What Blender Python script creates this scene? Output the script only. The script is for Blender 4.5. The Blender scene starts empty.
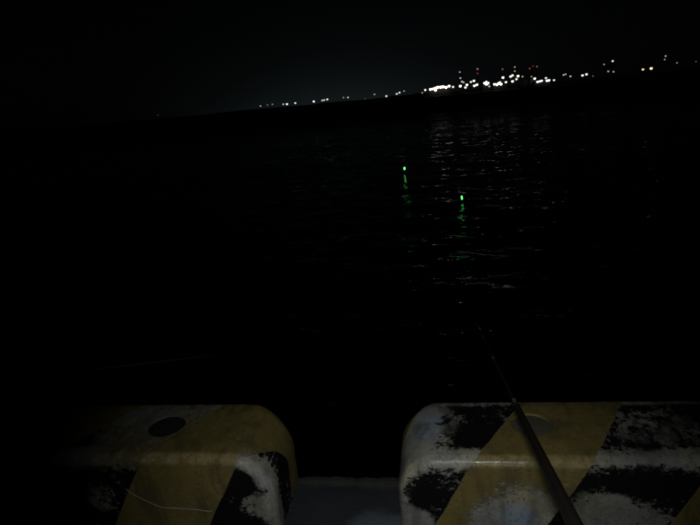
import bpy, bmesh, math, random
import numpy as np
from mathutils import Vector, Matrix, noise as mnoise

R = math.radians
scene = bpy.context.scene
COL = scene.collection

# ------------------------------------------------------------------ camera
cam_data = bpy.data.cameras.new('camera')
cam_data.sensor_width = 36.0
cam_data.lens = 36.0 * 549.0 / 700.0
cam_data.clip_start = 0.05
cam_data.clip_end = 20000
cam = bpy.data.objects.new('camera', cam_data)
COL.objects.link(cam)
cam.matrix_world = (Matrix.Translation((0, 0, 1.28)) @ Matrix.Rotation(R(9.2), 4, 'Z')
                    @ Matrix.Rotation(R(90 - 16.3), 4, 'X') @ Matrix.Rotation(R(-5.3), 4, 'Z'))
scene.camera = cam

# ------------------------------------------------------------------ world: moonless night sky with the town's light dome
world = bpy.data.worlds.new('World')
scene.world = world
world.use_nodes = True
wt = world.node_tree
wt.nodes.clear()


class NT:
    """small helper to write node graphs as expressions"""
    def __init__(self, tree):
        self.t = tree

    def node(self, kind, **props):
        n = self.t.nodes.new(kind)
        for k, v in props.items():
            setattr(n, k, v)
        return n

    def put(self, sock, val):
        if isinstance(val, bpy.types.NodeSocket):
            self.t.links.new(val, sock)
        else:
            sock.default_value = val

    def m(self, op, a, b=None, c=None, clamp=False):
        n = self.node('ShaderNodeMath', operation=op, use_clamp=clamp)
        self.put(n.inputs[0], a)
        if b is not None:
            self.put(n.inputs[1], b)
        if c is not None:
            self.put(n.inputs[2], c)
        return n.outputs[0]

    def vm(self, op, a, b=None):
        n = self.node('ShaderNodeVectorMath', operation=op)
        self.put(n.inputs[0], a)
        if b is not None:
            self.put(n.inputs[1], b)
        return n.outputs['Value'] if op in ('DOT_PRODUCT', 'LENGTH', 'DISTANCE') else n.outputs[0]

    def mix(self, f, a, b):
        n = self.node('ShaderNodeMix', data_type='RGBA')
        self.put(n.inputs[0], f)
        self.put(n.inputs[6], a)
        self.put(n.inputs[7], b)
        return n.outputs[2]

    def noise(self, vec, scale, detail=4.0, rough=0.5, dist=0.0):
        n = self.node('ShaderNodeTexNoise')
        self.put(n.inputs['Vector'], vec)
        n.inputs['Scale'].default_value = scale
        n.inputs['Detail'].default_value = detail
        n.inputs['Roughness'].default_value = rough
        n.inputs['Distortion'].default_value = dist
        return n.outputs[0]

    def ramp(self, f, lo, hi):
        n = self.node('ShaderNodeMapRange', interpolation_type='SMOOTHSTEP')
        self.put(n.inputs[0], f)
        n.inputs[1].default_value = lo
        n.inputs[2].default_value = hi
        return n.outputs[0]

    def bump(self, h, strength, dist):
        n = self.node('ShaderNodeBump')
        n.inputs['Strength'].default_value = strength
        n.inputs['Distance'].default_value = dist
        self.put(n.inputs['Height'], h)
        return n.outputs[0]


SUN_EL, SUN_ROT = R(14), R(160)
W = NT(wt)
sky = W.node('ShaderNodeTexSky', sky_type='NISHITA', sun_disc=False)
sky.sun_elevation = SUN_EL
sky.sun_rotation = SUN_ROT
bg1 = W.node('ShaderNodeBackground')
W.put(bg1.inputs[0], sky.outputs[0])
bg1.inputs[1].default_value = 0.00007
tc = W.node('ShaderNodeTexCoord')
dirn = tc.outputs['Generated']
sep = W.node('ShaderNodeSeparateXYZ')
W.put(sep.inputs[0], dirn)
el = W.m('MAXIMUM', sep.outputs[2], 0.0)


def glow(az, spread, height):
    dot = W.vm('DOT_PRODUCT', dirn, (math.sin(R(az)), math.cos(R(az)), 0.0))
    a = W.m('EXPONENT', W.m('DIVIDE', W.m('SUBTRACT', dot, 1.0), spread))
    return W.m('MULTIPLY', a, W.m('EXPONENT', W.m('DIVIDE', el, -height)))


bg2 = W.node('ShaderNodeBackground')
bg2.inputs[0].default_value = (0.62, 0.92, 1.0, 1)
W.put(bg2.inputs[1], W.m('MULTIPLY', glow(-9.0, 0.020, 0.055), 0.0085))
bg3 = W.node('ShaderNodeBackground')
bg3.inputs[0].default_value = (0.66, 0.8, 1.0, 1)
W.put(bg3.inputs[1], W.m('MULTIPLY', glow(2.0, 0.06, 0.16), 0.0013))
ad = W.node('ShaderNodeAddShader')
ad2 = W.node('ShaderNodeAddShader')
W.put(ad.inputs[0], bg1.outputs[0])
W.put(ad.inputs[1], bg2.outputs[0])
W.put(ad2.inputs[0], ad.outputs[0])
W.put(ad2.inputs[1], bg3.outputs[0])
wo = W.node('ShaderNodeOutputWorld')
W.put(wo.inputs[0], ad2.outputs[0])

# faint night light from above, same direction as the sky's sun
sd = bpy.data.lights.new('sun', 'SUN')
sd.energy = 0.0006
sd.angle = R(0.5)
sd.color = (1.0, 0.95, 0.88)
sun = bpy.data.objects.new('sun', sd)
COL.objects.link(sun)
sdir = Vector((math.sin(SUN_ROT) * math.cos(SUN_EL), math.cos(SUN_ROT) * math.cos(SUN_EL), math.sin(SUN_EL)))
sun.rotation_euler = sdir.to_track_quat('Z', 'Y').to_euler()

# the angler's headlamp, a little above and behind the phone
hd = bpy.data.lights.new('headlamp', 'SPOT')
hd.energy = 33.0
hd.color = (0.98, 1.0, 0.97)
hd.spot_size = R(63)
hd.spot_blend = 1.0
hd.shadow_soft_size = 0.02
head = bpy.data.objects.new('headlamp', hd)
COL.objects.link(head)
head.location = (0.0, -0.05, 1.325)
aim = Vector((-0.14, 1.40, 0.21)) - head.location
head.rotation_euler = aim.to_track_quat('-Z', 'Y').to_euler()

vs = scene.view_settings
vs.view_transform = 'Standard'
vs.look = 'None'
vs.exposure = 0.0
vs.gamma = 1.0
vs.use_curve_mapping = False
scene.render.engine = 'CYCLES'
cy = scene.cycles
cy.use_denoising = True
cy.filter_width = 2.6
cy.max_bounces = 5
cy.caustics_reflective = False
cy.caustics_refractive = False


# ------------------------------------------------------------------ helpers
def link(o, parent=None):
    COL.objects.link(o)
    if parent is not None:
        o.parent = parent
    return o


def obj(name, mesh, mat=None, parent=None, loc=(0, 0, 0), scale=None):
    if isinstance(mesh, bmesh.types.BMesh):
        me = bpy.data.meshes.new(name)
        mesh.to_mesh(me)
        mesh.free()
        mesh = me
    o = bpy.data.objects.new(name, mesh)
    if mat is not None and not mesh.materials:
        mesh.materials.append(mat)
    o.location = loc
    if scale is not None:
        o.scale = scale
    return link(o, parent)


def thing(name, label, cat, loc=(0, 0, 0), group=None):
    o = bpy.data.objects.new(name, None)
    o.empty_display_size = 0.1
    o.location = loc
    link(o)
    return tag(o, label, cat, group)


def tag(o, label, cat, group=None):
    o['label'] = label
    o['category'] = cat
    if group:
        o['group'] = group
    return o


def smooth(me, angle=None):
    if isinstance(me, bpy.types.Object):
        me = me.data
    me.polygons.foreach_set('use_smooth', [True] * len(me.polygons))
    if angle is not None:
        bm = bmesh.new()
        bm.from_mesh(me)
        for e in bm.edges:
            if len(e.link_faces) == 2 and e.calc_face_angle(0) > angle:
                e.smooth = False
        bm.to_mesh(me)
        bm.free()


def box(bm, x0, x1, y0, y1, z0, z1):
    v = [bm.verts.new(p) for p in ((x0, y0, z0), (x1, y0, z0), (x1, y1, z0), (x0, y1, z0),
                                   (x0, y0, z1), (x1, y0, z1), (x1, y1, z1), (x0, y1, z1))]
    for f in ((3, 2, 1, 0), (4, 5, 6, 7), (0, 1, 5, 4), (1, 2, 6, 5), (2, 3, 7, 6), (3, 0, 4, 7)):
        bm.faces.new([v[i] for i in f])
    return bm


def tube(bm, pts, radii, n=10, caps=True):
    pts = [Vector(p) for p in pts]
    rings = []
    up = Vector((0, 0, 1))
    for i, p in enumerate(pts):
        a = pts[max(i - 1, 0)]
        b = pts[min(i + 1, len(pts) - 1)]
        t = (b - a).normalized()
        u = t.cross(up)
        if u.length < 1e-4:
            u = t.cross(Vector((1, 0, 0)))
        u.normalize()
        w = u.cross(t)
        rr = radii[i] if hasattr(radii, '__len__') else radii
        rings.append([bm.verts.new(p + (u * math.cos(2 * math.pi * k / n) + w * math.sin(2 * math.pi * k / n)) * rr)
                      for k in range(n)])
    for r0, r1 in zip(rings, rings[1:]):
        for k in range(n):
            bm.faces.new((r0[k], r0[(k + 1) % n], r1[(k + 1) % n], r1[k]))
    if caps:
        bm.faces.new(rings[0][::-1])
        bm.faces.new(rings[-1])
    bmesh.ops.recalc_face_normals(bm, faces=bm.faces)
    return bm


def lathe(bm, prof, n=16):
    """prof = [(radius, z)] turned about z"""
    return tube(bm, [(0, 0, z) for r, z in prof], [max(r, 1e-4) for r, z in prof], n)


def simple_mat(name, col, rough=0.6, metal=0.0, var=0.25, scale=8.0):
    mt = bpy.data.materials.new(name)
    mt.use_nodes = True
    N = NT(mt.node_tree)
    b = mt.node_tree.nodes['Principled BSDF']
    t = N.node('ShaderNodeTexCoord')
    n = N.noise(t.outputs['Object'], scale, 5, 0.6)
    lo = tuple(c * (1 - var) for c in col) + (1,)
    hi = tuple(c * (1 + var) for c in col) + (1,)
    N.put(b.inputs['Base Color'], N.mix(n, lo, hi))
    b.inputs['Roughness'].default_value = rough
    b.inputs['Metallic'].default_value = metal
    return mt


def emit_mat(name, col, strength):
    mt = bpy.data.materials.new(name)
    mt.use_nodes = True
    t = mt.node_tree
    t.nodes.clear()
    N = NT(t)
    e = N.node('ShaderNodeEmission')
    e.inputs[0].default_value = tuple(col) + (1,)
    e.inputs[1].default_value = strength
    o = N.node('ShaderNodeOutputMaterial')
    N.put(o.inputs[0], e.outputs[0])
    return mt


# ------------------------------------------------------------------ setting: sea
WATER = -1.5


def make_water():
    rng = np.random.default_rng(7)
    y1 = np.geomspace(0.6, 5.0, 70, endpoint=False)
    y2 = np.geomspace(5.0, 70.0, 880, endpoint=False)
    y3 = np.geomspace(70.0, 700.0, 420, endpoint=False)
    y4 = np.array([700., 800., 1000., 1500., 2500., 4000., 7000., 12000.])
    yy = np.concatenate([y1, y2, y3, y4])
    core = np.tan(np.radians(np.linspace(-48, 36, 500)))
    left = np.tan(np.radians(np.linspace(-86, -48, 60, endpoint=False)))
    right = np.tan(np.radians(np.linspace(36, 86, 61)[1:]))
    tt = np.concatenate([left, core, right])
    X = (yy[:, None] + 3.0) * tt[None, :]
    Y = np.repeat(yy[:, None], len(tt), 1) + 1.0
    dy = np.gradient(yy)[:, None]
    Z = np.zeros_like(X)
    wl = np.geomspace(0.16, 14.0, 96)
    for w in wl:
        th = rng.normal(R(-100), 0.85 if w < 1.0 else 0.6)
        k = 2 * math.pi / w
        slope = 0.0235 * (1.0 if w < 0.8 else 0.50)
        ph = rng.uniform(0, 2 * math.pi)
        fade = np.clip((w / np.maximum(dy, 1e-6) - 2.5) / 3.0, 0, 1)
        if w > 2.2:                             # sheltered water by the quay, a longer chop only out in the bay
            fade = fade * np.clip((Y - 18.0 * w) / 60.0, 0.12, 1)
        arg = k * (X * math.cos(th) + Y * math.sin(th)) + ph
        Z += fade * slope / k * (np.sin(arg) + 0.18 * np.cos(2 * arg))
    nr, nc = X.shape
    co = np.stack([X, Y, Z], -1).reshape(-1, 3)
    i = np.arange(nr * nc).reshape(nr, nc)
    q = np.stack([i[:-1, :-1], i[:-1, 1:], i[1:, 1:], i[1:, :-1]], -1).reshape(-1, 4)
    me = bpy.data.meshes.new('water')
    me.vertices.add(len(co))
    me.vertices.foreach_set('co', co.astype(np.float32).ravel())
    me.loops.add(q.size)
    me.loops.foreach_set('vertex_index', q.ravel().astype(np.int32))
    me.polygons.add(len(q))
    me.polygons.foreach_set('loop_start', np.arange(0, q.size, 4, dtype=np.int32))
    me.polygons.foreach_set('use_smooth', np.ones(len(q), dtype=bool))
    me.update(calc_edges=True)
    mt = bpy.data.materials.new('sea_water')
    mt.use_nodes = True
    N = NT(mt.node_tree)
    b = mt.node_tree.nodes['Principled BSDF']
    b.inputs['Base Color'].default_value = (0.0015, 0.0028, 0.0036, 1)
    b.inputs['IOR'].default_value = 1.333
    t = N.node('ShaderNodeTexCoord')
    sx = N.node('ShaderNodeSeparateXYZ')
    N.put(sx.inputs[0], t.outputs['Object'])
    # ripples too small to resolve out in the bay widen the gloss there
    N.put(b.inputs['Roughness'], N.m('ADD', 0.05, N.m('MULTIPLY', N.ramp(sx.outputs[1], 25.0, 120.0), 0.60)))
    mp = N.node('ShaderNodeMapping')
    N.put(mp.inputs[0], t.outputs['Object'])
    mp.inputs['Scale'].default_value = (1.0, 1.7, 1.0)
    mp.inputs['Rotation'].default_value = (0, 0, R(12))
    h = N.m('ADD', N.noise(mp.outputs[0], 4.2, 3, 0.6, 0.3), N.m('MULTIPLY', N.noise(mp.outputs[0], 1.1, 2, 0.5), 1.2))
    N.put(b.inputs['Normal'], N.bump(h, 1.0, 0.03))
    o = obj('water', me, mt, loc=(0, 0, WATER))
    o['kind'] = 'structure'


make_water()


# ------------------------------------------------------------------ setting: quay
def concrete_quay_mat():
    mt = bpy.data.materials.new('wet_quay_concrete')
    mt.use_nodes = True
    N = NT(mt.node_tree)
    b = mt.node_tree.nodes['Principled BSDF']
    t = N.node('ShaderNodeTexCoord')
    P = t.outputs['Object']
    s = N.node('ShaderNodeSeparateXYZ')
    N.put(s.inputs[0], P)
    n1 = N.noise(P, 9, 8, 0.65)
    n2 = N.noise(P, 70, 5, 0.6)
    n3 = N.noise(P, 2.2, 3, 0.5)
    # paler blue-grey patch with an uneven outline, and a paler brownish coping edge
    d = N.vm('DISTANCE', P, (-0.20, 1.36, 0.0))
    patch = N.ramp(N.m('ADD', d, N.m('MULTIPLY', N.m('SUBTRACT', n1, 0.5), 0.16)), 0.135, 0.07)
    edge = N.ramp(N.m('ADD', s.outputs[1], N.m('MULTIPLY', N.m('SUBTRACT', n1, 0.5), 0.10)), 1.56, 1.60)
    base = N.mix(n1, (0.012, 0.016, 0.022, 1), (0.055, 0.066, 0.08, 1))
    base = N.mix(N.m('MULTIPLY', n3, 0.5), base, (0.02, 0.022, 0.025, 1))
    base = N.mix(N.m('MULTIPLY', edge, 0.75), base, N.mix(n2, (0.05, 0.045, 0.045, 1), (0.15, 0.135, 0.13, 1)))
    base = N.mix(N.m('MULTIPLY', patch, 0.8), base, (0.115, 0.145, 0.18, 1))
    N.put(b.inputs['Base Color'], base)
    b.inputs['Roughness'].default_value = 0.75
    N.put(b.inputs['Normal'], N.bump(N.m('ADD', n1, N.m('MULTIPLY', n2, 0.5)), 0.7, 0.008))
    return mt


def make_quay():
    xs = np.concatenate([np.linspace(-14, -1.6, 60, endpoint=False), np.linspace(-1.6, 1.6, 640, endpoint=False),
                         np.linspace(1.6, 14, 61)])
    rng = np.random.default_rng(3)
    f = np.array([0.010 * mnoise.fractal(Vector((x * 9, 0, 0)), 0.8, 2.1, 6) - 0.02 * max(0.0, mnoise.noise(Vector((x * 14, 5, 0))) - 0.25) for x in xs])
    g = np.array([0.006 * mnoise.fractal(Vector((x * 13, 9, 0)), 0.8, 2.1, 6) for x in xs])
    rows = []
    rows.append((np.full_like(xs, -7.0), np.full_like(xs, 0.0)))
    rows.append((np.full_like(xs, 1.30), np.full_like(xs, 0.0)))
    rows.append((np.full_like(xs, 1.50), np.full_like(xs, 0.0)))
    rows.append((1.600 + f * 0.8, np.full_like(xs, 0.0)))
    rows.append((1.638 + f, -0.006 + g))
    rows.append((1.658 + f * 0.9, -0.024 + g))
    rows.append((1.672 + f * 0.4, -0.07 + g))
    rows.append((np.full_like(xs, 1.68), np.full_like(xs, -0.3)))
    rows.append((np.full_like(xs, 1.68), np.full_like(xs, -4.0)))
    bm = bmesh.new()
    vs_ = [[bm.verts.new((x, y, z)) for x, y, z in zip(xs, ry, rz)] for ry, rz in rows]
    for r0, r1 in zip(vs_, vs_[1:]):
        for i in range(len(xs) - 1):
            bm.faces.new((r0[i], r0[i + 1], r1[i + 1], r1[i]))
    bmesh.ops.recalc_face_normals(bm, faces=bm.faces)
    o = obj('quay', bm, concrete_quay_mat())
    smooth(o)
    o['kind'] = 'structure'


make_quay()


# ------------------------------------------------------------------ setting: far shore
def make_shore():
    rng = np.random.default_rng(11)
    xs = np.linspace(-1500, 1100, 400)
    hill = 0.6 + 1.6 * np.exp(-((xs + 40) / 60) ** 2) + 0.9 * np.exp(-((xs + 140) / 50) ** 2)
    for w, a in ((310, .6), (130, .5), (47, .5), (19, .5), (8, .3)):
        hill += a * np.sin(2 * math.pi * xs / w + rng.uniform(0, 6.28))
    hill = np.maximum(hill, 0.6)
    rows = [(698.5 + 0 * xs, -4 + 0 * xs), (699 + 0 * xs, -0.35 + 0 * xs), (745 + 0 * xs, 0 * xs),
            (775 + 0 * xs, hill * 0.8), (800 + 0 * xs, hill), (900 + 0 * xs, hill * 1.2), (4000 + 0 * xs, 0 * xs - 2)]
    bm = bmesh.new()
    vs_ = [[bm.verts.new((x, y, z)) for x, y, z in zip(xs, ry, rz)] for ry, rz in rows]
    for r0, r1 in zip(vs_, vs_[1:]):
        for i in range(len(xs) - 1):
            bm.faces.new((r0[i], r1[i], r1[i + 1], r0[i + 1]))
    bmesh.ops.recalc_face_normals(bm, faces=bm.faces)
    o = obj('far_shore', bm, simple_mat('shore_ground', (0.018, 0.018, 0.016), 0.95, 0, 0.5, 0.2))
    o['kind'] = 'structure'


make_shore()

# ------------------------------------------------------------------ the two kerb blocks
YF, YB, ZT = 1.355, 1.672, 0.28


def block_mat(name, org, xe, sgn, rad, s0, wear_black, wear_yellow, keep_black, blue, endclear, dust):
    """painted concrete: yellow and black slanting stripes over bare pale concrete"""
    mt = bpy.data.materials.new(name)
    mt.use_nodes = True
    N = NT(mt.node_tree)
    b = mt.node_tree.nodes['Principled BSDF']
    t = N.node('ShaderNodeTexCoord')
    P = N.vm('ADD', t.outputs['Object'], tuple(org))
    s = N.node('ShaderNodeSeparateXYZ')
    N.put(s.inputs[0], P)
    x, y, z = s.outputs
    front = N.ramp(y, YF + 0.024, YF + 0.002)
    v = N.m('ADD', N.m('SUBTRACT', y, YF), N.m('MULTIPLY', N.m('SUBTRACT', z, ZT), front))
    nA = N.noise(P, 40, 10, 0.74)
    nB = N.noise(P, 130, 6, 0.72)
    nC = N.noise(P, 6.5, 4, 0.5)
    nD = N.noise(N.vm('ADD', P, (4.0, 1.0, 2.0)), 10.0, 3, 0.5)
    streak = N.node('ShaderNodeMapping')
    N.put(streak.inputs[0], P)
    streak.inputs['Scale'].default_value = (1, 0.35, 2.2)
    nS = N.noise(streak.outputs[0], 48, 9, 0.72)
    nz = N.m('ADD', N.m('ADD', N.m('MULTIPLY', nA, 0.38), N.m('MULTIPLY', nS, 0.34)), N.m('MULTIPLY', nB, 0.28))
    nz = N.m('SUBTRACT', nz, 0.5)
    # stripes
    sv = N.m('SUBTRACT', x, N.m('MULTIPLY', v, 0.55))
    sv = N.m('ADD', sv, N.m('ADD', N.m('MULTIPLY', N.m('SUBTRACT', nB, 0.5), 0.010), N.m('MULTIPLY', N.m('SUBTRACT', nC, 0.5), 0.022)))
    fr = N.m('FLOORED_MODULO', N.m('DIVIDE', N.m('SUBTRACT', sv, s0), 0.636), 1.0)
    yel = N.m('MULTIPLY', N.ramp(fr, 0.506, 0.500), N.ramp(fr, 0.0, 0.005))
    # how far the black paint keeps off the rounded edges
    dx = N.m('MULTIPLY', N.m('SUBTRACT', x, xe), sgn)
    qx = N.m('MAXIMUM', N.m('SUBTRACT', rad, dx), 0.0)
    qz = N.m('MAXIMUM', N.m('SUBTRACT', z, ZT - rad), 0.0)
    inset = N.m('SUBTRACT', rad, N.m('SQRT', N.m('ADD', N.m('POWER', qx, 2.0), N.m('POWER', qz, 2.0))))
    face = N.m('SUBTRACT', inset, 0.036)
    top = N.m('MINIMUM', N.m('MINIMUM', N.m('SUBTRACT', v, 0.052), N.m('SUBTRACT', 0.292, v)), N.m('SUBTRACT', dx, endclear))
    is_top = N.m('SUBTRACT', 1.0, front)
    cover = N.m('ADD', N.m('MULTIPLY', top, is_top), N.m('MULTIPLY', face, N.m('SUBTRACT', 1.0, is_top)))
    cov = N.m('MINIMUM', N.m('DIVIDE', cover, 0.022), 0.75)

    def blobs(lst):
        acc = None
        for (bx, by, bz, br, bw) in lst:
            q = N.m('MULTIPLY', N.ramp(N.vm('DISTANCE', P, (bx, by, bz)), br, br * 0.35), bw)
            acc = q if acc is None else N.m('ADD', acc, q)
        return acc if acc is not None else 0.0

    kb = N.m('ADD', N.m('ADD', cov, N.m('MULTIPLY', nz, N.m('ADD', 3.0, N.m('MULTIPLY', N.ramp(nD, 0.35, 0.65), 15.0)))), N.m('MULTIPLY', N.m('SUBTRACT', nC, 0.5), 1.2))
    kb = N.m('ADD', N.m('SUBTRACT', kb, blobs(wear_black)), blobs(keep_black))
    black = N.m('MULTIPLY', N.ramp(kb, -0.45, 0.50), N.m('SUBTRACT', 1.0, yel))
    kw = N.m('ADD', N.m('ADD', N.m('MULTIPLY', nz, 12.0), -2.05), blobs(wear_yellow))
    yel_on = N.m('MULTIPLY', yel, N.m('SUBTRACT', 1.0, N.ramp(kw, -0.6, 0.6)))
    # colours
    bare = N.mix(N.ramp(nC, 0.3, 0.7), (0.24, 0.245, 0.225, 1), (0.50, 0.50, 0.44, 1))
    bare = N.mix(N.ramp(nB, 0.35, 0.62), N.mix(0.5, bare, (0.12, 0.125, 0.13, 1)), bare)
    bare = N.mix(N.m('MULTIPLY', blobs(dust), N.ramp(nA, 0.25, 0.6), clamp=True), bare, (0.17, 0.145, 0.065, 1))
    blu = N.m('MULTIPLY', blobs(blue), N.ramp(nA, 0.33, 0.55), clamp=True)
    bare = N.mix(N.m('MULTIPLY', blu, 0.7), bare, (0.24, 0.34, 0.49, 1))
    # thin yellow overspray left on the worn edge
    bare = N.mix(N.m('MULTIPLY', N.ramp(nC, 0.5, 0.7), 0.35), bare, (0.46, 0.38, 0.17, 1))
    ycol = N.mix(N.ramp(nz, -0.2, 0.2), (0.142, 0.110, 0.034, 1), (0.300, 0.234, 0.074, 1))
    ycol = N.mix(N.m('MULTIPLY', N.ramp(nC, 0.42, 0.62), 0.35), ycol, (0.15, 0.118, 0.045, 1))
    ycol = N.mix(N.m('MULTIPLY', N.ramp(nB, 0.60, 0.68), 0.7), ycol, (0.05, 0.04, 0.02, 1))
    rub = N.m('MULTIPLY', N.ramp(N.m('ABSOLUTE', N.m('SUBTRACT', v, 0.0)), 0.035, 0.012), N.ramp(nz, -0.12, 0.1))
    rub2 = N.m('MULTIPLY', N.ramp(N.m('ABSOLUTE', v), 0.03, 0.01), N.ramp(z, ZT - 0.05, ZT - 0.03))
    ycol = N.mix(N.m('MULTIPLY', rub, 0.45), ycol, (0.50, 0.42, 0.24, 1))
    c = N.mix(yel_on, bare, ycol)
    bl = N.mix(nB, (0.003, 0.003, 0.0035, 1), (0.011, 0.0105, 0.0105, 1))
    # flecks of old paint and grime caught in the pitted bare concrete
    fleck = N.m('MULTIPLY', N.ramp(N.m('ADD', N.m('MULTIPLY', nB, 0.6), N.m('MULTIPLY', nA, 0.4)), 0.545, 0.60), N.m('SUBTRACT', 1.0, yel_on))
    c = N.mix(N.m('MULTIPLY', fleck, 0.8), c, (0.04, 0.04, 0.038, 1))
    c = N.mix(black, c, bl)
    # run-down grime: vertical on the faces, cloudy on the top
    gm = N.node('ShaderNodeMapping')
    N.put(gm.inputs[0], P)
    gm.inputs['Scale'].default_value = (1.0, 0.6, 0.22)
    grime = N.m('MULTIPLY', N.ramp(N.noise(gm.outputs[0], 17, 6, 0.62), 0.46, 0.68), N.m('MULTIPLY', N.m('SUBTRACT', 1.0, black), 0.55))
    c = N.mix(grime, c, (0.055, 0.050, 0.036, 1))
    salt = N.m('MULTIPLY', N.ramp(N.noise(N.vm('ADD', P, (1.0, 8.0, 3.0)), 24, 8, 0.7), 0.56, 0.70), N.m('MULTIPLY', N.m('SUBTRACT', 1.0, black), 0.2))
    c = N.mix(salt, c, (0.42, 0.42, 0.38, 1))
    N.put(b.inputs['Base Color'], c)
    N.put(b.inputs['Roughness'], N.m('SUBTRACT', N.m('ADD', 0.60, N.m('MULTIPLY', yel_on, N.m('MULTIPLY', nA, -0.36))), N.m('MULTIPLY', rub2, 0.22)))
    N.put(b.inputs['Specular IOR Level'], N.m('SUBTRACT', 0.42, N.m('MULTIPLY', black, 0.3)))
    h = N.m('ADD', N.m('MULTIPLY', N.m('ADD', black, yel_on), 0.45), N.m('ADD', N.m('MULTIPLY', nA, 0.5), N.m('MULTIPLY', nB, 0.35)))
    h = N.m('MULTIPLY', h, N.m('SUBTRACT', 1.0, N.m('MULTIPLY', rub2, 0.7)))
    pit = N.ramp(N.noise(P, 75, 2, 0.5), 0.36, 0.30)
    h = N.m('SUBTRACT', h, N.m('MULTIPLY', pit, 0.5))
    N.put(b.inputs['Normal'], N.bump(h, 0.8, 0.004))
    return mt


def bm_v(bm, x, y, z, nx, nz, ins, org):
    if ins < 0:                                 # rear corners are rounded more than the rear top edge
        ins = -ins * (0.085 * nx * nx + 0.009 * nz * nz)
    # cast and knocked-about concrete: low lumps everywhere, chips bitten out of the arrises
    q = Vector((x, y, z))
    if y > YF + 1e-5 and y < YB - 1e-5:
        edge = math.exp(-((y - YF - 0.008) / 0.014) ** 2) + math.exp(-((YB - y - 0.008) / 0.016) ** 2)
        n1 = mnoise.fractal(q * 22, 0.7, 2.1, 5)
        ins += 0.0012 * n1 + edge * (0.0008 * mnoise.noise(q * 60) + 0.009 * max(0.0, mnoise.noise(q * 34 + Vector((3, 7, 1))) - 0.30))
    return bm.verts.new((x - nx * ins - org[0], y - org[1], (z - nz * ins if z > 0 else z) - org[2]))


def block_body(xa, xb, ra, rb, org, holes, mat, parent):
    r = 0.028
    prof = []                                   # (x, z, nx, nz) from the foot of one end over the top to the other
    lean = 0.0

    def arc(cx, cz, rad, a0, a1, n):
        for k in range(n + 1):
            a = a0 + (a1 - a0) * k / n
            prof.append((cx + rad * math.cos(a), cz + rad * math.sin(a), math.cos(a), math.sin(a)))

    for k in range(5):
        q = k / 5
        prof.append((xa - lean * (1 - q), -0.012 + (ZT - ra + 0.012) * q, -1, 0))
    arc(xa + ra, ZT - ra, ra, math.pi, math.pi / 2, 16)
    for k in range(1, 220):
        q = k / 220
        prof.append((xa + ra + (xb - rb - xa - ra) * q, ZT, 0, 1))
    arc(xb - rb, ZT - rb, rb, math.pi / 2, 0, 16)
    for k in range(4, -1, -1):
        q = k / 5
        prof.append((xb + lean * (1 - q), -0.012 + (ZT - rb + 0.012) * q, 1, 0))
    rings = [(YF, r + 0.006)]
    for k in range(7):
        a = math.pi / 2 * k / 6
        rings.append((YF + r * (1 - math.sin(a)), r * (1 - math.cos(a))))
    rings = [(YF, r + 0.006)] + [(YF + r * (1 - math.cos(math.pi / 2 * k / 6)), r * (1 - math.sin(math.pi / 2 * k / 6))) for k in range(7)]
    back = [(YB - 0.065 * (1 - math.cos(math.pi / 2 * k / 8)), -(1 - math.sin(math.pi / 2 * k / 8))) for k in range(8, -1, -1)]
    rings = rings + [(YF + 0.10, 0), (YB - 0.10, 0)] + back
    bm = bmesh.new()
    vv = []
    for y, ins in rings:
        vv.append([bm_v(bm, x, y, z, nx, nz, ins, org) for x, z, nx, nz in prof])
    for r0, r1 in zip(vv, vv[1:]):
        for i in range(len(prof) - 1):
            bm.faces.new((r0[i], r0[i + 1], r1[i + 1], r1[i]))
    bm.faces.new(vv[0])
    bm.faces.new(vv[-1][::-1])
    bm.faces.new([q[0] for q in vv] + [q[-1] for q in vv][::-1])
    bmesh.ops.recalc_face_normals(bm, faces=bm.faces)
    o = obj('body', bm, mat, parent)
    # lifting sockets cut into the top
    for (hx, hy, hr, hdepth) in holes:
        cb = bmesh.new()
        bmesh.ops.create_cone(cb, cap_ends=True, segments=36, radius1=hr * 0.93, radius2=hr, depth=hdepth * 2)
        cu = obj('cutter', cb, None, parent, (hx - org[0], hy - org[1], ZT - org[2]))
        md = o.modifiers.new('cut', 'BOOLEAN')
        md.operation = 'DIFFERENCE'
        md.object = cu
        md.solver = 'EXACT'
        bpy.context.view_layer.update()
        dg = bpy.context.evaluated_depsgraph_get()
        me = bpy.data.meshes.new_from_object(o.evaluated_get(dg))
        o.modifiers.clear()
        o.data = me
        bpy.data.objects.remove(cu)
    o.data.name = 'body'
    smooth(o, R(35))
    return o


def disc(name, r, thick, mat, parent, loc):
    bm = bmesh.new()
    lathe(bm, [(r * 0.6, -thick), (r, -thick), (r, 0), (r * 0.92, thick * 0.25), (r * 0.5, thick * 0.1)], 32)
    o = obj(name, bm, mat, parent, loc)
    smooth(o, R(35))
    return o


m_socket = simple_mat('dark_socket', (0.012, 0.012, 0.015), 0.8, 0, 0.5, 60)
m_mortar = simple_mat('grey_mortar', (0.085, 0.078, 0.05), 0.9, 0, 0.5, 70)

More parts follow.
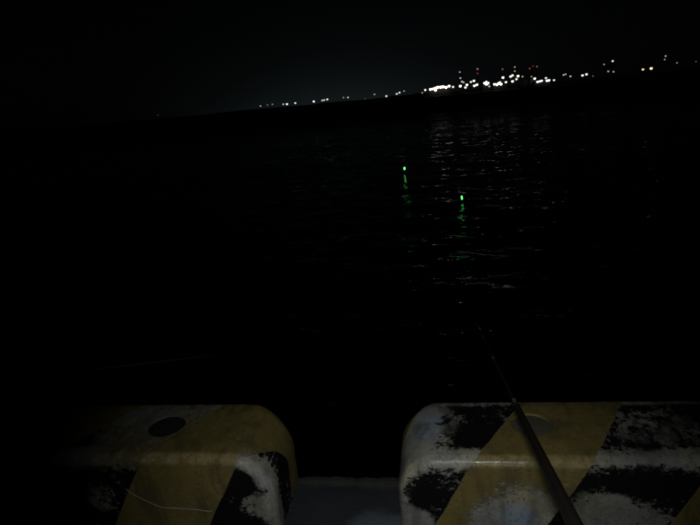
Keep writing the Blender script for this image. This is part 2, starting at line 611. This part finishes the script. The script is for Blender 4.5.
org = Vector((0.86, 1.51, 0))
rb = thing('concrete_kerb_block', 'yellow and black striped concrete block with large chipped white corner, fishing rod passing over it', 'kerb block', org, 'striped blocks along the quay edge')
m_r = block_mat('striped_paint_chipped', org, -0.14, 1.0, 0.125, 0.085,
                [(-0.03, 1.53, 0.28, 0.16, 1.6), (0.50, 1.355, 0.08, 0.15, 2.0), (0.42, 1.355, 0.09, 0.12, 1.8), (0.62, 1.50, 0.28, 0.20, 0.6), (-0.09, 1.355, 0.06, 0.07, 1.7)],
                [(0.205, 1.355, 0.10, 0.185, 2.6), (0.10, 1.355, 0.03, 0.13, 1.6), (0.25, 1.355, 0.05, 0.15, 1.6)],
                [(0.06, 1.53, 0.28, 0.13, 0.9), (-0.06, 1.355, 0.17, 0.08, 0.7), (0.56, 1.355, 0.205, 0.14, 1.3), (0.44, 1.355, 0.215, 0.07, 0.6)],
                [(-0.04, 1.53, 0.28, 0.10, 0.9), (0.20, 1.355, 0.085, 0.07, 1.2)], 0.105, [(0.30, 1.36, 0.22, 0.25, 0.5)])
block_body(-0.14, 1.86, 0.125, 0.125, org, [(0.268, 1.53, 0.064, 0.008), (1.452, 1.53, 0.064, 0.008)], m_r, rb)
for hx in (0.268, 1.452):
    disc('mortar_plug', 0.062, 0.004, m_mortar, rb, (hx - org.x, 1.53 - org.y, ZT - 0.0068))

org = Vector((-1.52, 1.51, 0))
lb = thing('concrete_kerb_block', 'dim yellow and black striped concrete block with a dark round socket in its top', 'kerb block', org, 'striped blocks along the quay edge')
m_l = block_mat('striped_paint_dim', org, -0.52, -1.0, 0.15, -0.932,
                [(-0.58, 1.355, 0.10, 0.07, 1.6), (-0.53, 1.40, 0.22, 0.08, 1.0), (-0.95, 1.58, 0.40, 0.30, 6.0), (-1.10, 1.355, 0.12, 0.07, 1.0)],
                [(-0.60, 1.38, 0.27, 0.06, 2.2)],
                [(-0.63, 1.355, 0.19, 0.07, 1.0), (-0.60, 1.355, 0.03, 0.06, 0.9)],
                [(-0.56, 1.36, 0.22, 0.06, 0.35), (-0.98, 1.57, 0.28, 0.14, 0.3)], -0.1, [(-0.90, 1.52, 0.28, 0.30, 1.0), (-0.95, 1.38, 0.27, 0.25, 0.6)])
block_body(-2.52, -0.52, 0.15, 0.15, org, [(-0.926, 1.523, 0.064, 0.06), (-2.11, 1.523, 0.064, 0.06)], m_l, lb)
for hx in (-0.926, -2.11):
    bm = bmesh.new()                            # near-black cup set inside the socket, its lip just under the block's top
    prof = [(0.0632, -0.0025), (0.0605, -0.0015), (0.0585, -0.004), (0.0575, -0.030), (0.052, -0.043), (0.02, -0.045), (0.001, -0.045)]
    tube(bm, [(0, 0, z) for _, z in prof], [q for q, _ in prof], 32, caps=False)
    smooth(obj('socket_cup', bm, m_socket, lb, (hx - org.x, 1.523 - org.y, ZT)), R(40))


# ------------------------------------------------------------------ string hanging across the left block
m_string = simple_mat('pale_twine', (0.42, 0.40, 0.34), 0.85, 0, 0.3, 200)
pts = [(-1.007, 0.162), (-0.9904, 0.1433), (-0.965, 0.128), (-0.9416, 0.1138), (-0.915, 0.1), (-0.8912, 0.0921), (-0.862, 0.0925),
       (-0.837, 0.0916), (-0.81, 0.0895), (-0.7835, 0.0893), (-0.757, 0.0845), (-0.7312, 0.0831)]
rnd = random.Random(4)
bm = bmesh.new()
tube(bm, [(x + 0.87, 1.3535 - 1.353, z) for x, z in pts], [0.0009 + 0.0003 * rnd.random() for _ in pts], 6)
o = obj('string', bm, m_string, None, (-0.87, 1.353, 0))
smooth(o)
tag(o, 'thin pale string lying in a slack curve across the dim block\'s front', 'string')

# ------------------------------------------------------------------ fishing rod
A0 = Vector((0.1441, 0.5142, 0.7993))
ROD_B = Vector((0.1662, 1.1405, 0.5856))


def rod():
    m_blank = simple_mat('rod_blank', (0.012, 0.0095, 0.0075), 0.42, 0, 0.4, 30)
    m_tip = simple_mat('rod_tip_blank', (0.12, 0.115, 0.10), 0.5, 0, 0.3, 30)
    m_grip = simple_mat('rod_grip', (0.014, 0.014, 0.015), 0.7, 0, 0.3, 90)
    m_steel = simple_mat('guide_steel', (0.05, 0.05, 0.048), 0.5, 0.6, 0.1, 50)
    d = (ROD_B - A0).normalized()
    base = A0 - d * 0.40
    t = thing('fishing_rod', 'long dark fishing rod slanting out over the right block toward the water', 'fishing rod', base)
    side = d.cross(Vector((0, 0, 1))).normalized()
    up = side.cross(d)

    def P(s):                                   # s metres from A0; the thin part droops a touch and leans left
        q = A0 + d * s
        e = max(s - 0.66, 0)
        return q - Vector((1, 0, 0)) * 0.0012 * e * e + Vector((0, 0, 0.003)) * e * e - base

    def seg(name, s0, s1, r0, r1, n, mat, sides=16):
        b = bmesh.new()
        ss = [s0 + (s1 - s0) * k / n for k in range(n + 1)]
        tube(b, [P(s) for s in ss], [r0 + (r1 - r0) * k / n for k in range(n + 1)], sides)
        o = obj(name, b, mat, t)
        smooth(o, R(40))
        return o

    seg('grip', -0.40, -0.10, 0.0115, 0.0105, 6, m_grip)
    seg('butt_section', -0.10, 0.665, 0.0098, 0.0072, 8, m_blank)
    seg('ferrule', 0.650, 0.672, 0.0075, 0.0074, 2, m_grip)
    seg('middle_section', 0.672, 2.0, 0.0052, 0.0036, 10, m_blank, 12)
    seg('ferrule', 1.985, 2.004, 0.0042, 0.0042, 2, m_grip, 12)
    seg('tip_section', 2.004, 4.1, 0.0034, 0.0020, 14, m_tip, 8)
    for s, rr in ((0.664, 0.0032), (1.35, 0.004), (2.05, 0.0035), (2.9, 0.003), (4.08, 0.0025)):
        c = P(s) + up * (rr + 0.0075) - side * 0.004
        b = bmesh.new()
        nseg, m = 18, 6
        ring = []
        for k in range(nseg):
            a = 2 * math.pi * k / nseg
            rad = side * math.cos(a) + up * math.sin(a)
            ring.append([b.verts.new(c + rad * (rr + 0.0012 * math.cos(2 * math.pi * j / m)) + d * 0.0012 * math.sin(2 * math.pi * j / m)) for j in range(m)])
        for k in range(nseg):
            r0, r1 = ring[k], ring[(k + 1) % nseg]
            for j in range(m):
                b.faces.new((r0[j], r1[j], r1[(j + 1) % m], r0[(j + 1) % m]))
        tube(b, [P(s) + up * 0.002, c - up * rr], 0.0014, 6)
        g = obj('line_guide', b, m_steel, t)
        smooth(g)


rod()

# ------------------------------------------------------------------ a taut line in the dark at left
m_line = simple_mat('nylon_line', (0.7, 0.7, 0.66), 0.4, 0, 0.4, 3)
bm = bmesh.new()
q0, q1, q2 = Vector((-1.983, 1.719, 0.328)), Vector((-2.005, 2.649, -0.084)), Vector((-2.424, 5.194, -1.239))
lp = []
for k in range(25):
    u = k / 24
    lp.append(q0 * (1 - u) * (1 - 2 * u) + q1 * 4 * u * (1 - u) + q2 * u * (2 * u - 1))
end = lp[-1] + (lp[-1] - lp[-2]).normalized() * 0.7
tube(bm, [p - q0 for p in lp] + [end - q0], 0.0055, 6)
o = obj('fishing_line', bm, m_line, None, q0)
smooth(o)
tag(o, 'faint taut fishing line stretched over black water beyond the dim block', 'fishing line')

# ------------------------------------------------------------------ floats with green lights
m_green = emit_mat('green_light_stick', (0.09, 1.0, 0.20), 2.2)
m_float = simple_mat('float_body', (0.05, 0.05, 0.045), 0.4, 0, 0.3, 40)
m_stem = simple_mat('float_stem', (0.02, 0.02, 0.02), 0.5, 0, 0.3, 40)


def fishing_float(loc, top, tilt, label, power):
    t = thing('fishing_float', label, 'fishing float', loc, 'lit floats on the water')
    b = bmesh.new()
    lathe(b, [(0.003, -0.10), (0.010, -0.08), (0.021, -0.03), (0.024, 0.0), (0.020, 0.03), (0.010, 0.06), (0.004, 0.075)], 14)
    smooth(obj('float_body', b, m_float, t))
    b = bmesh.new()
    lathe(b, [(0.004, 0.07), (0.004, top - 0.05)], 8)
    smooth(obj('stem', b, m_stem, t))
    h = 0.05
    b = bmesh.new()
    lathe(b, [(0.004, top - h), (0.017, top - h + 0.008), (0.020, top), (0.017, top + h - 0.008), (0.005, top + h)], 12)
    mt = m_green
    o = obj('light_tip', b, mt, t)
    smooth(o)
    t.rotation_euler = (R(tilt), R(tilt * 0.6), 0.3)
    t.scale = (power, power, 1)


fishing_float((-0.99, 20.83, WATER), 0.19, 4, 'green lit fishing float farther out, left of the other green light', 1.5)
fishing_float((0.77, 14.46, WATER), 0.115, -5, 'green lit fishing float nearer the quay, right of the other green light', 0.85)

# ------------------------------------------------------------------ the lit works on the far shore
m_pole = simple_mat('galvanised_pole', (0.16, 0.16, 0.16), 0.6, 0.3, 0.2, 0.5)
m_clad = simple_mat('shed_cladding', (0.014, 0.015, 0.017), 0.8, 0, 0.35, 0.25)
m_roof = simple_mat('shed_roof', (0.05, 0.055, 0.06), 0.8, 0, 0.35, 0.25)
m_steelw = simple_mat('process_steel', (0.035, 0.035, 0.034), 0.6, 0.2, 0.4, 0.3)
m_stack = simple_mat('stack_concrete', (0.12, 0.115, 0.11), 0.9, 0, 0.3, 0.2)
m_tank = simple_mat('tank_paint', (0.03, 0.03, 0.03), 0.6, 0, 0.25, 0.2)
m_dark = simple_mat('opening_dark', (0.02, 0.02, 0.022), 0.7, 0, 0.3, 0.5)

E = {}
POWER = [1.0]


def lamp_emit(kind, s):
    key = (kind, round(s, 2), POWER[0])
    if key not in E:
        col = {'white': (1.0, 0.96, 0.86), 'cool': (0.86, 0.95, 1.0), 'warm': (1.0, 0.80, 0.52), 'red': (1.0, 0.16, 0.17), 'pink': (1.0, 0.5, 0.5)}[kind]
        E[key] = emit_mat('lamp_%s_%d_%d' % (kind, int(s * 100), int(POWER[0] * 10)), col, {'red': 0.5, 'pink': 0.5}.get(kind, 1.0) * (0.25 * min(1.0, s / 0.3) + POWER[0] * min(s, 1.1) ** 2))
    return E[key]


def head_mesh():
    b = bmesh.new()
    bmesh.ops.create_icosphere(b, subdivisions=2, radius=1.0)
    me = bpy.data.meshes.new('lamp_head')
    b.to_mesh(me)
    b.free()
    smooth(me)
    return me


HEAD = {}


def hood_mesh():
    b = bmesh.new()
    lathe(b, [(1.25, 0.55), (1.1, 0.95), (0.5, 1.25), (0.1, 1.3)], 12)
    me = bpy.data.meshes.new('hood')
    b.to_mesh(me)
    b.free()
    me.materials.append(m_pole)
    return me


HOOD = hood_mesh()


def lamp(name, parent, pos, s, kind='white', hood=True, stretch=1.0):
    """an emissive globe part with its hood as sub-part; pos relative to parent"""
    mat = lamp_emit(kind, s)
    if mat.name not in HEAD:
        me = head_mesh()
        me.materials.append(mat)
        HEAD[mat.name] = me
    rr = (0.45 + 0.75 * s) * (1.0 if POWER[0] < 1.5 else 1.25)
    o = obj(name, HEAD[mat.name], None, parent, pos, (rr * stretch, rr, rr))
    if hood:
        obj('hood', HOOD, None, o)
    return o


GROUND = -0.30


def mast(p, label, kind='white', n=0, group='lamps along the far shore'):
    x, y, z, s = p
    t = thing('lamp_post', label, 'lamp post', (x, y, GROUND), group)
    h = z - GROUND
    b = bmesh.new()
    arm = 0.9 if n % 2 else -0.9
    tube(b, [(arm, 0.6, -0.3), (arm, 0.6, h * 0.7), (arm * 0.95, 0.58, h + 0.9), (arm * 0.5, 0.3, h + 1.5), (0, 0, h + 1.3)],
         [0.16, 0.12, 0.09, 0.07, 0.06], 8)
    smooth(obj('pole', b, m_pole, t), R(40))
    lamp('lamp_head', t, (0, 0, h), s, kind)


TBL = {
'masts': [(-377.5, 760, 6.8, 0.1), (-215.0, 720, 5.7, 0.5), (-206.9, 725, 6.2, 0.28), (-200.1, 725, 6.5, 0.36), (-183.1, 715, 5.3, 0.62), (-178.3, 715, 5.1, 1), (-167.3, 715, 5.4, 0.85), (-142.5, 712, 5.2, 1), (-131.1, 710, 5.5, 0.7), (-128.6, 710, 5.7, 0.7), (-124.6, 710, 6.2, 0.85), (-104.2, 712, 6.5, 0.38), (-97.9, 708, 6.2, 0.6), (-76.5, 705, 2.9, 0.16), (-65.3, 715, 6.9, 0.48), (-49.9, 704, 3.5, 0.85), (-37.1, 706, 5.0, 0.8), (-33.7, 706, 6.2, 0.8), (-28.5, 715, 7.5, 0.42), (-6.2, 704, 3.5, 0.42), (-2.4, 706, 6.4, 1), (147.7, 706, 3.9, 0.85), (160.4, 715, 8.8, 0.55), (162.6, 715, 9.3, 0.5), (167.5, 712, 6.4, 0.6), (180.0, 708, 6.2, 1), (184.4, 708, 7.0, 1), (192.2, 710, 4.3, 0.2), (245.4, 706, 6.5, 0.9), (254.2, 706, 6.8, 1.3), (290.9, 730, 10.4, 0.3), (315.8, 740, 10.0, 0.16)],
'loading_shed': [(3.9, 703, 6.5, 1.0), (7.0, 703, 6.8, 1), (9.9, 703, 5.1, 1), (9.4, 703, 7.5, 1), (12.4, 703, 8.1, 1.2), (16.0, 703, 8.0, 1.2), (18.9, 703, 8.2, 1.2), (22.5, 703, 7.2, 1.1), (26.1, 703, 8.3, 1), (30.8, 703, 6.9, 0.7)],
'process_tower': [(40.0, 716, 23.4, 0.3), (40.6, 716, 16.4, 0.4), (42.3, 716, 12.2, 0.5), (44.1, 716, 11.1, 0.4), (40.1, 716, 7.2, 1)],
'pipe_rack': [(45.6, 705, 5.0, 0.8), (47.4, 705, 7.8, 0.9), (52.2, 705, 10.7, 0.65), (55.7, 705, 11.6, 0.8), (56.2, 705, 6.0, 0.9), (59.1, 705, 6.9, 0.9)],
'chimney1': [(62.2, 730, 25.3, 0.45), (62.1, 730, 20.1, 0.3)],
'boiler1': [(68.4, 706, 7.9, 1), (70.3, 706, 6.5, 1), (69.8, 706, 8.9, 1), (72.1, 706, 7.5, 0.9), (73.5, 706, 3.7, 0.45)],
'boiler2': [(79.6, 706, 5.5, 0.9), (82.5, 706, 4.9, 1), (85.4, 706, 6.9, 1), (87.1, 706, 5.0, 1), (84.3, 706, 6.1, 1), (89.5, 706, 12.2, 0.9), (92.9, 706, 6.7, 0.75)],
'chimney2': [(92.1, 730, 22.1, 0.32)],
'cracking': [(104.6, 716, 23.0, 0.28), (104.6, 716, 18.4, 0.28), (99.7, 716, 12.7, 0.8), (101.8, 716, 13.8, 0.8), (101.9, 716, 7.0, 0.85), (106.5, 716, 9.1, 0.7), (108.3, 716, 12.4, 0.9), (113.5, 716, 11.3, 0.35)],
'chimney3': [(125.0, 735, 20.1, 0.36)],
'chimney4': [(128.9, 735, 22.6, 0.25)],
'chimney5': [(133.6, 735, 21.6, 0.3)],
'tank': [(123.2, 712, 10.3, 0.25), (126.9, 712, 7.7, 0.85)],
'jetty_shed': [(128.5, 703, 3.7, 0.8), (130.7, 703, 4.1, 0.8), (133.0, 703, 4.4, 0.8), (138.0, 703, 7.0, 0.65), (139.2, 703, 4.0, 0.85), (141.4, 703, 4.2, 0.85)],
'crane': [(205.4, 715, 16.3, 0.25), (214.8, 715, 19.0, 0.55), (210.4, 715, 8.1, 0.32), (216.2, 715, 7.1, 0.3)],
'tower_r': [(282.1, 740, 19.4, 0.28), (281.3, 740, 15.6, 0.22)],
}

LBL = [
    ('lone very faint lamp far left of all the other shore lights', 'white'),
    ('small lamp at the left end of the row of shore lights', 'cool'),
    ('very faint lamp just right of the row\'s leftmost lamp', 'cool'),
    ('faint lamp third from the left end of the row', 'cool'),
    ('medium lamp touching the left side of a brighter one near the row\'s left end', 'cool'),
    ('bright white lamp, first bright one from the row\'s left end', 'cool'),
    ('bright lamp standing alone just right of the row\'s first bright pair', 'cool'),
    ('bright lamp alone in the middle of the left row', 'cool'),
    ('left lamp of the close trio in the middle of the left row', 'white'),
    ('middle lamp of the close trio in the middle of the left row', 'white'),
    ('right and brightest lamp of the close trio in the left row', 'white'),
    ('faint lamp left of a medium one, right of the close trio', 'cool'),
    ('medium white lamp below the pale sky glow, right of the close trio', 'white'),
    ('barely visible low lamp in the dark gap of the shore row', 'white'),
    ('dim lamp above the dark gap, left of the bright low lamp', 'white'),
    ('bright low lamp by itself, left of the slanting pair', 'white'),
    ('lower lamp of the slanting bright pair left of the works', 'white'),
    ('upper lamp of the slanting bright pair left of the works', 'white'),
    ('dim lamp just right of the slanting bright pair', 'white'),
    ('dim low lamp at the left foot of the bright works', 'white'),
    ('bright lamp at the left edge of the brightest cluster', 'white'),
    ('bright lamp closing the right end of the works\' long lights', 'cool'),
    ('left of two merged soft lamps right of the works', 'white'),
    ('right of two merged soft lamps right of the works', 'white'),
    ('medium lamp between the soft pair and the bright pair right of the works', 'white'),
    ('left lamp of the bright touching pair right of the works', 'white'),
    ('right lamp of the bright touching pair right of the works', 'white'),
    ('very faint lamp just right of the bright touching pair', 'white'),
    ('smaller warm lamp left of the big warm one at far right', 'warm'),
    ('largest warm white lamp standing apart at the far right', 'warm'),
    ('faint lamp beyond the big warm lamp, near the right edge', 'white'),
    ('barely visible lamp nearest the right edge of the picture', 'white'),
]
for n, (p, (lb_, kd)) in enumerate(zip(TBL['masts'], LBL)):
    mast(p, lb_, kd, n)


POWER[0] = 1.75


def rel(p, o):
    return (p[0] - o[0], p[1] - o[1], p[2] - o[2])


def shed(name, label, x0, x1, y0, depth, h, lamps, kind='white', cat='shed', bays=5):
    xc = (x0 + x1) / 2
    o = (xc, y0, GROUND)
    t = thing(name, label, cat, o)
    w = (x1 - x0) / 2
    b = bmesh.new()
    box(b, -w, w, 0, depth, -0.5, h)
    obj('wall', b, m_clad, t)
    b = bmesh.new()
    e = 0.5
    pr = [(-w - e, h + 0.02), (w + e, h + 0.02), (w + e, h + 0.3), (0, h + 0.3 + w * 0.16), (-w - e, h + 0.3)]
    f0 = [b.verts.new((x, -e, z)) for x, z in pr]
    f1 = [b.verts.new((x, depth + e, z)) for x, z in pr]
    b.faces.new(f0)
    b.faces.new(f1[::-1])
    for i in range(5):
        b.faces.new((f0[i], f0[(i + 1) % 5], f1[(i + 1) % 5], f1[i]))
    bmesh.ops.recalc_face_normals(b, faces=b.faces)
    obj('roof', b, m_roof, t)
    for k in range(bays):
        bx = -w + (k + 0.5) * 2 * w / bays
        b = bmesh.new()
        box(b, bx - w / bays * 0.62, bx + w / bays * 0.62, -0.12, 0.06, -0.4, h * 0.55)
        obj('loading_door', b, m_dark, t)
    for p in lamps:
        lamp('floodlight', t, (p[0] - xc, min(p[1] - y0, -1.6), p[2] - GROUND), p[3], kind)
    return t


shed('loading_shed', 'long waterfront shed lit by the brightest cluster of merged white lights', 2, 33, 706.5, 18, 6.6, TBL['loading_shed'], 'white')
shed('boiler_house', 'works building under the large single white blob of lights', 66, 76, 709.5, 14, 9.5, TBL['boiler1'], 'white', 'building', 2)
shed('boiler_house', 'works building with a wide bright light cluster left of the tall twin column', 78, 96, 709.5, 15, 8, TBL['boiler2'], 'white', 'building', 3)
shed('jetty_shed', 'low waterfront shed with a dashed line of lights at the right end of the works', 126, 144, 706.5, 12, 4.2, TBL['jetty_shed'], 'cool', 'shed', 4)


def column(b, x, y, r, z0, z1, n=14):
    prof = [(r, z0), (r, z1 - r * 0.7), (r * 0.72, z1 - r * 0.2), (r * 0.2, z1)]
    tube(b, [(x, y, z) for _, z in prof], [q for q, _ in prof], n)


def tower(name, label, o, cols, plats, lamps, kinds, pipes=True):
    t = thing(name, label, 'process tower', o)
    for x, y, r, h in cols:
        b = bmesh.new()
        column(b, x, y, r, -0.5, h)
        smooth(obj('column', b, m_steelw, t), R(40))
    for x0, x1, y0, y1, z in plats:
        b = bmesh.new()
        box(b, x0, x1, y0, y1, z, z + 0.2)
        pl = obj('platform', b, m_steelw, t)
        b = bmesh.new()
        for q in (0.6, 1.15):
            tube(b, [(x0, y0, z + q), (x1, y0, z + q)], 0.05, 5)
        for k in range(5):
            xx = x0 + (x1 - x0) * k / 4
            tube(b, [(xx, y0, z + 0.15), (xx, y0, z + 1.15)], 0.05, 5)
        obj('railing', b, m_steelw, pl)
    if pipes:
        h = max(c[3] for c in cols)
        b = bmesh.new()
        tube(b, [(cols[0][0] + cols[0][2] + 0.3, 0, -0.4), (cols[0][0] + cols[0][2] + 0.3, 0, h * 0.9), (cols[0][0], 0, h * 0.96)], 0.25, 8)
        smooth(obj('riser_pipe', b, m_steelw, t), R(40))
    for p, k in zip(lamps, kinds):
        q = rel(p, o)
        lamp('floodlight', t, (q[0], min(q[1], -2.6), q[2]), p[3], k)
    return t


tower('process_tower', 'slim process column with a faint top light, just right of the brightest cluster', (41.5, 719, GROUND),
      [(0, 0, 1.6, 23.0), (3.4, 1.5, 1.1, 12.5)], [(-2.4, 2.4, -2.2, -1.6, 15.6), (-2.6, 5.2, -2.2, -1.5, 10.6), (-2.6, 5.2, -2.2, -1.5, 5.5)],
      TBL['process_tower'], ['white'] * 5)
tower('process_tower', 'tall twin column with stacked platform lights in the middle of the works', (105, 719, GROUND),
      [(0, 0, 1.7, 22.6), (-4.5, 1, 1.5, 13.2), (4.2, 1.5, 1.3, 12.0)],
      [(-2.2, 2.2, -2.3, -1.7, 17.6), (-6.5, 6.0, -2.3, -1.7, 11.0), (-6.5, 8.8, -2.3, -1.7, 6.5)], TBL['cracking'], ['white'] * 8)


def pipe_rack():
    o = (52.5, 708, GROUND)
    t = thing('pipe_rack', 'open pipe rack with scattered bright lights between process column and red chimney', 'pipe rack', o)
    for k in range(5):
        x = -8 + 4 * k
        b = bmesh.new()
        for y in (0, 4):
            box(b, x - 0.2, x + 0.2, y - 0.2, y + 0.2, -0.5, 10.5)
        box(b, x - 0.15, x + 0.15, 0.2, 3.8, 5.0, 5.3)
        box(b, x - 0.15, x + 0.15, 0.2, 3.8, 9.6, 9.9)
        obj('frame', b, m_steelw, t)
    for lv, z in enumerate((5.6, 10.15)):
        for j in range(4):
            b = bmesh.new()
            tube(b, [(-9.5, 0.6 + j * 0.9, z), (9.5, 0.6 + j * 0.9, z)], 0.26, 8)
            smooth(obj('pipe', b, m_steelw, t), R(40))
    for p in TBL['pipe_rack']:
        q = rel(p, o)
        lamp('floodlight', t, (q[0], -1.8, q[2]), p[3], 'white')


pipe_rack()


def chimney(label, x, y, ztop, r, lamps, kinds):
    o = (x, y, GROUND)
    t = thing('chimney', label, 'chimney', o, 'chimneys of the works')
    h = ztop - GROUND + 0.6
    b = bmesh.new()
    tube(b, [(0, 0, -0.5), (0, 0, h * 0.5), (0, 0, h)], [r * 1.5, r * 1.15, r], 18)
    smooth(obj('stack', b, m_stack, t), R(40))
    b = bmesh.new()
    lathe(b, [(r * 1.02, h - 0.7), (r * 1.25, h - 0.6), (r * 1.25, h + 0.1), (r * 0.8, h + 0.12)], 18)
    obj('rim', b, m_steelw, t)
    for p, k in zip(lamps, kinds):
        q = rel(p, o)
        lamp('beacon', t, (q[0], -r * 1.6 - 0.5, q[2]), p[3], k, hood=False)


chimney('chimney with a pink beacon and a red one below it, right of the pipe rack', 62.2, 732, 25.3, 1.1, TBL['chimney1'], ['pink', 'red'])
chimney('chimney with one dull pinkish beacon above the wide light cluster', 92.1, 732, 22.1, 1.0, TBL['chimney2'], ['pink'])
chimney('left chimney of the red beacon trio, its light the reddest', 125.0, 737, 20.1, 0.9, TBL['chimney3'], ['red'])
chimney('middle chimney of the red beacon trio, with the faintest light', 128.9, 737, 22.6, 0.9, TBL['chimney4'], ['red'])
chimney('right chimney of the red beacon trio, its light pale pink', 133.6, 737, 21.6, 0.9, TBL['chimney5'], ['pink'])


def tank(label, x, y, r, h, lamps, kinds):
    o = (x, y, GROUND)
    t = thing('storage_tank', label, 'storage tank', o)
    b = bmesh.new()
    lathe(b, [(r, -0.5), (r, h), (r * 0.98, h + 0.15)], 28)
    smooth(obj('shell', b, m_tank, t), R(40))
    b = bmesh.new()
    lathe(b, [(r * 1.02, h + 0.16), (r * 0.6, h + 0.55), (0.3, h + 0.8)], 28)
    smooth(obj('roof', b, m_tank, t), R(40))
    b = bmesh.new()
    for q in range(28):
        a = 2 * math.pi * q / 28
        tube(b, [(r * math.cos(a), r * math.sin(a), h + 0.1), (r * math.cos(a), r * math.sin(a), h + 1.2)], 0.05, 4)
    obj('railing', b, m_steelw, t)
    for p, k in zip(lamps, kinds):
        q = rel(p, o)
        lamp('floodlight', t, (q[0], -r - 1.4, q[2]), p[3], k)


tank('round storage tank with one bright lamp, below the red beacon trio', 121.5, 719.5, 6.0, 7.5, TBL['tank'], ['white', 'white'])


def crane():
    o = (211, 718, GROUND)
    t = thing('gantry_crane', 'tall gantry crane with four faint lamps, left of the warm lamps', 'crane', o)
    for x in (-5.5, 5.5):
        for y in (-2, 4):
            b = bmesh.new()
            tube(b, [(x, y, -0.5), (x * 0.85, y, 12.5)], 0.42, 4)
            obj('leg', b, m_steelw, t)
    b = bmesh.new()
    box(b, -8.5, 8.5, -2.6, -1.6, 12.5, 13.9)
    box(b, -8.5, 8.5, 3.6, 4.6, 12.5, 13.9)
    obj('girder', b, m_steelw, t)
    b = bmesh.new()
    for k in range(5):
        tube(b, [(3.6, 1, 13.9), (3.8, 1, 20)], 0.3, 6)
        break
    tube(b, [(3.8, 1, 20), (-8, 1, 14.4)], 0.14, 6)
    tube(b, [(3.8, 1, 20), (8.2, 1, 14.2)], 0.14, 6)
    obj('mast', b, m_steelw, t)
    b = bmesh.new()
    box(b, -2, 0.6, -1.4, 3.4, 14.1, 16.0)
    obj('machine_house', b, m_clad, t)
    for p in TBL['crane']:
        q = rel(p, o)
        lamp('floodlight', t, (q[0], -3.0, q[2]), p[3], 'white')


crane()


def lattice():
    o = (281.7, 743, GROUND)
    t = thing('lattice_mast', 'lattice mast with two very faint lights near the right edge', 'mast', o)
    H = 20.0
    for sx in (-1, 1):
        for sy in (-1, 1):
            b = bmesh.new()
            tube(b, [(sx * 1.6, sy * 1.6, -0.5), (sx * 0.4, sy * 0.4, H)], 0.13, 5)
            obj('leg', b, m_steelw, t)
    b = bmesh.new()
    for k in range(8):
        z0, z1 = H * k / 8, H * (k + 1) / 8
        w0, w1 = 1.6 - 1.2 * k / 8, 1.6 - 1.2 * (k + 1) / 8
        for sy in (-1, 1):
            tube(b, [(-w0, sy * w0, z0), (w1, sy * w1, z1)], 0.06, 4)
            tube(b, [(w0, sy * w0, z0), (-w1, sy * w1, z1)], 0.06, 4)
    obj('bracing', b, m_steelw, t)
    for p in TBL['tower_r']:
        q = rel(p, o)
        lamp('lamp', t, (q[0], -1.9, q[2]), p[3], 'white', hood=False)


lattice()
